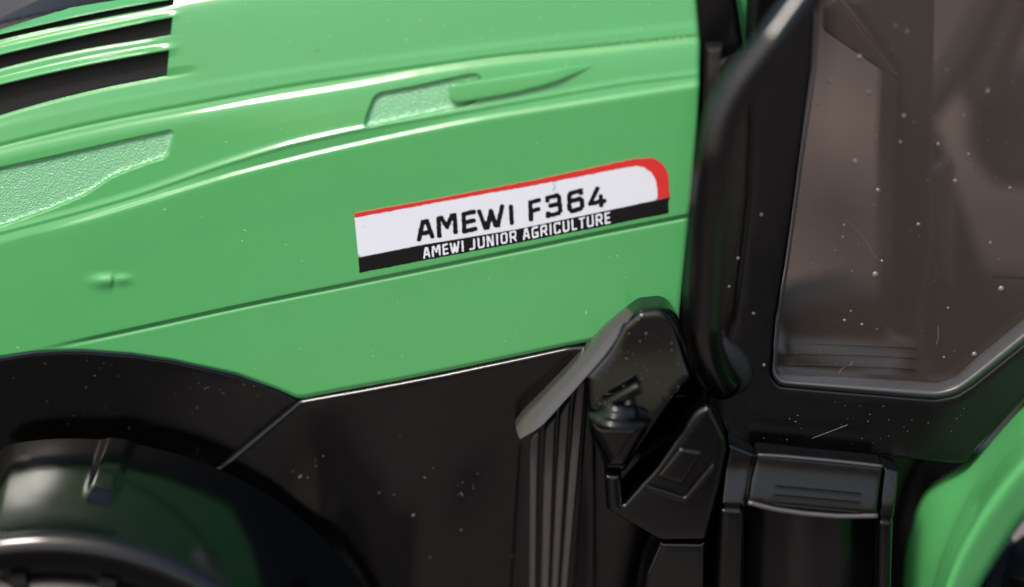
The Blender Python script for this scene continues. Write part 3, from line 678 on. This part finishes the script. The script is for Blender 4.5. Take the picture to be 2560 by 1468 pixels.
# quarter window beside the hood, green cowl behind it, black hood seal
plate('green_cowl', rounded([(1760, -60), (1930, -60), (1925, 400), (1885, 700), (1860, 920), (1750, 920), (1755, 400)], 10), green, T, y=13, bevel=30, drop=3, thick=12, step=16, grid=24)
plate('quarter_window', [(1800, 150), (1900, 110), (1900, 400), (1885, 700), (1850, 940), (1740, 940), (1775, 500)], smoke_dark, T, y=-.2, bevel=2, drop=0, thick=.0, step=30, grid=60)
plate('hood_seal', rounded([(1660, 1000), (1690, 600), (1715, 300), (1722, 110), (1710, -60), (1834, -60), (1852, 50), (1864, 140), (1828, 300), (1800, 460), (1780, 700), (1770, 1000)], 8), black_sat, T, y=4, bevel=14, drop=1.8, thick=6, step=12, grid=16)
hb = plate('hinge_bracket', rounded([(1763, 116), (1812, 116), (1812, 300), (1802, 380), (1752, 380), (1756, 330), (1762, 200)], 8), black_grain, T, y=lambda a, b: -.2 + .9 * sst(210, 110, b), bevel=14, drop=1.6, thick=4, step=6, grid=8)
# curved exhaust-like handrail in front of the pillar, out of focus
hp = smooth_path([(2090, -110), (2000, 10), (1935, 100), (1878, 172), (1836, 228), (1806, 290), (1790, 360), (1776, 450), (1766, 560), (1758, 700), (1756, 800), (1764, 880), (1790, 940), (1815, 965)], 90, 3.0)
yy = np.interp(np.arange(90), [0, 20, 45, 75, 89], [-14, -19, -21, -15, -6])
tube('handrail', W(hp[:, 0], hp[:, 1], yy), np.interp(np.arange(90), [0, 70, 89], [.0024, .0028, .0026]), black_sat, T, seg=28)

plate('rail_socket', rounded([(1728, 860), (1800, 840), (1868, 880), (1892, 940), (1870, 990), (1800, 1010), (1740, 970)], 40), rubber, T, y=-5.5, bevel=50, drop=2, thick=5, step=8, grid=10)
# inside of the cab, seen through the pane
def bar(name, pts, y, w_, m, parent=T, **kw):
    P = smooth_path(pts, 30, 1.5); return tube(name, W(P[:, 0], P[:, 1], y), w_ * MM, m, parent, seg=16, **kw)
seat = plate('seat_back', rounded([(2180, -60), (2345, -60), (2340, 350), (2338, 640), (2300, 860), (2238, 850), (2232, 420), (2242, 190), (2120, 10)], 14), seat_mat, T, y=16, bevel=30, drop=4, thick=16, step=14, grid=20)
plate('seat_edge', rounded([(2062, 20), (2086, -10), (2116, 20), (2252, 190), (2244, 206), (2228, 196), (2060, 80)], 8), rib_mat, seat, y=13, bevel=10, drop=1.5, thick=3, step=8, grid=10)
bar('far_pillar', [(2640, -260), (2548, 0), (2470, 190), (2440, 260)], 60, 3.4, seat_mat)
bar('far_pillar', [(2500, -40), (2420, 110), (2350, 220), (2290, 300)], 60, 3.0, seat_mat)
plate('far_fender', rounded([(2300, 330), (2350, 320), (2400, 480), (2440, 600), (2478, 690), (2600, 700), (2600, 900), (2300, 900)], 20), seat_mat, T, y=48, bevel=20, drop=2, thick=6, step=16, grid=30)
plate('far_headrest', rounded([(2450, 200), (2700, 160), (2700, 470), (2500, 480), (2440, 400)], 40), seat_mat, T, y=64, bevel=40, drop=5, thick=8, step=16, grid=30)
plate('seat_panel', rounded([(2322, 430), (2392, 400), (2386, 725), (2332, 695)], 14), mat('mid_grey_plastic', (.14, .14, .16), .5), seat, y=30, bevel=14, drop=1.5, thick=3, step=10, grid=16)
bar('lip_highlight_bar', [(2484, 691), (2540, 694), (2620, 698)], 1.5, .35, rib_mat)  # thin bar added for the bright line and highlight on the lip
plate('cab_floor', [(1900, 856), (2120, 862), (2500, 870), (2700, 780), (2700, 1100), (1850, 1000)], seat_mat, T, y=62, bevel=10, thick=2, step=30, grid=50)
plate('dashboard', rounded([(1985, 770), (2120, 740), (2235, 770), (2235, 860), (1900, 860)], 20), seat_mat, T, y=34, bevel=30, drop=4, thick=12, step=20, grid=30)

# ------------------------------------------------------------------ specks of dust and water marks
def specks(name, spots, m, parent, kind='stuff', flat=.5, **kw):
    V = []; F = []
    ico = [(0, 0, 1), (.9, 0, .3), (.28, .85, .3), (-.72, .53, .3), (-.72, -.53, .3), (.28, -.85, .3)]
    for px, py, y, r in spots:
        c = W(px, py, y)[0]; b = len(V); el = 1 + (rng.random() ** 4) * 3; an = rng.random() * 6.28
        for x, z, o in ico:
            x, z = x * el, z; x, z = x * math.cos(an) - z * math.sin(an), x * math.sin(an) + z * math.cos(an)
            j = .7 + .6 * rng.random()
            V.append((c[0] + r * MM * x * j, c[1] - r * MM * flat * o, c[2] + r * MM * z * j))
        F += [(b, b + 1 + k, b + 1 + (k + 1) % 5) for k in range(5)]
    return mesh_obj(name, V, F, m, parent, smooth=False, kind=kind, **kw)
sp = []
for _ in range(420):
    x = rng.uniform(0, 1700); y = rng.uniform(0, 960)
    if y > BOT(x) - 12: continue
    if y < 300 and rng.random() < .1 or rng.random() < (.75 if y < 220 else .25):
        if x < 440 and y < V3B(x): continue
        sp.append((x, y, float(hoody(x, y)) - .01, rng.uniform(.04, .12)))
for _ in range(70): # dirt gathered along the upper groove
    x = 1450 + 290 * rng.random() ** .6; sp.append((x, AL(x) + rng.normal(-3, 4), float(hoody(x, AL(x))) - .02, rng.uniform(.05, .12)))
specks('dust', sp, mat('light_dust', (.42, .37, .26), .6, .4), hood)
sp = []
cl = [(rng.uniform(0, 650), rng.uniform(900, 1120), rng.uniform(20, 120)) for _ in range(9)]
for _ in range(80): q = cl[int(rng.integers(9))]; x = q[0] + rng.normal(0, q[2]); y = q[1] + rng.normal(0, q[2] * .5); sp.append((x, y, .3, rng.uniform(.02, .06))) if y > BOT(x) + 12 and (x < 560 or y < 1000) else None
cl = [(rng.uniform(640, 1290), rng.uniform(1010, 1440), rng.uniform(15, 90)) for _ in range(9)]
for _ in range(45): q = cl[int(rng.integers(9))]; x = min(1285, q[0] + rng.normal(0, q[2])); y = max(1015, q[1] + rng.normal(0, q[2])); sp.append((x, y, float(engy(x, y)) - .01, rng.uniform(.03, .11)))
specks('dust', sp, dust_mat, T)
sp = []
P = face
while len(sp) < 36:
    x = rng.uniform(1480, 1730); y = rng.uniform(790, 1010)
    if sdf(P, np.array([x]), np.array([y]))[0] > 10: sp.append((x, y, float(ybr(y)) - .02, rng.uniform(.03, .08)))
specks('dust', sp, dust_mat, bracket)
sp = [(rng.uniform(1850, 2420), rng.uniform(1000, 1110), -4.05, rng.uniform(.03, .08)) for _ in range(36)]
specks('dust', sp, dust_mat, door)
sp = []
for _ in range(70):
    x = rng.uniform(1990, 2560); y = rng.uniform(0, 930)
    if x > np.interp(y, [0, 170, 490, 930], [2075, 2050, 2005, 1960]) and (x < 2400 or y < 780): sp.append((x, y, -.55, rng.uniform(.03, .09)))
specks('dust', sp, dust_mat, pane)
# small clear drops with a round outline
V = []; F = []
for px, py, r in [(2149, 143, .7), (2072, 203, .5), (2172, 232, .6), (2046, 262, .4), (2138, 405, .9), (2195, 476, .55), (2110, 563, .4), (2107, 593, .35), (2188, 686, .8), (2205, 653, .4), (2296, 561, .5), (2503, 722, .8), (2436, 886, .7),
                  (1904, 537, .4), (1845, 646, .4), (1823, 717, .35), (1884, 784, .45), (1910, 913, .5), (2239, 64, .3), (2268, 78, .35), (2251, 355, .4), (2260, 290, .5), (2346, 360, .45), (2470, 228, .5), (2388, 452, .5), (2476, 607, .4), (2111, 801, .45), (2155, 811, .4), (2127, 778, .3), (2370, 770, .35), (2360, 893, .35), (2030, 660, .3), (2420, 385, .35), (2525, 470, .4)]:
    inpane = px > np.interp(py, [0, 490, 930], [2075, 2005, 1950]); c = W(px, py, -.55 if inpane else -4.1)[0]; b = len(V); r *= MM * .62
    V.append((c[0], c[1] - r * .55, c[2]))
    for ring, (rr, h) in enumerate(((.45, .5), (.8, .32), (1, 0))):
        for k in range(12): a = k * math.pi / 6; V.append((c[0] + r * rr * math.cos(a), c[1] - r * h, c[2] + r * rr * math.sin(a)))
    F += [(b, b + 1 + k, b + 1 + (k + 1) % 12) for k in range(12)]
    for q in range(2): F += [(b + 1 + q * 12 + k, b + 1 + (q + 1) * 12 + k, b + 1 + (q + 1) * 12 + (k + 1) % 12, b + 1 + q * 12 + (k + 1) % 12) for k in range(12)]
mesh_obj('dried_drops', V, F, drop_mat, pane, kind='stuff')
def fibre(pts, y, m, parent, r=.00003):
    P = smooth_path(pts, 14, 1.2); yv = np.array([y(a, b) if callable(y) else y for a, b in P], float)
    tube('fibre', W(P[:, 0], P[:, 1], yv), r, m, parent, seg=6)
hy = lambda a, b: float(hoody(a, b)) - .05
for pts in ([(1172, 165), (1166, 180), (1170, 192), (1160, 200)], [(785, 128), (792, 124), (800, 122)], [(1500, 100), (1530, 108)]): fibre(pts, hy, dust_mat, hood)
fibre([(2030, 1096), (2060, 1085), (2120, 1062)], -4.1, dust_mat, door)
fibre([(1320, 500), (1326, 508), (1322, 514)], lambda a, b: float(hoody(a, b)) - .1, black_print, white)
fibre([(1382, 458), (1388, 468), (1382, 476)], lambda a, b: float(hoody(a, b)) - .1, black_print, white)
fibre([(2095, 935), (2108, 918), (2130, 912), (2130, 905)], -.6, dust_mat, pane)
fibre([(2110, 550), (2140, 570), (2165, 600), (2185, 640), (2205, 655)], -.6, drop_mat, pane)
fibre([(2345, 815), (2346, 845), (2340, 862)], -.6, dust_mat, pane)
print('tris', sum(len(o.data.polygons) for o in scn.objects if o.type == 'MESH'))
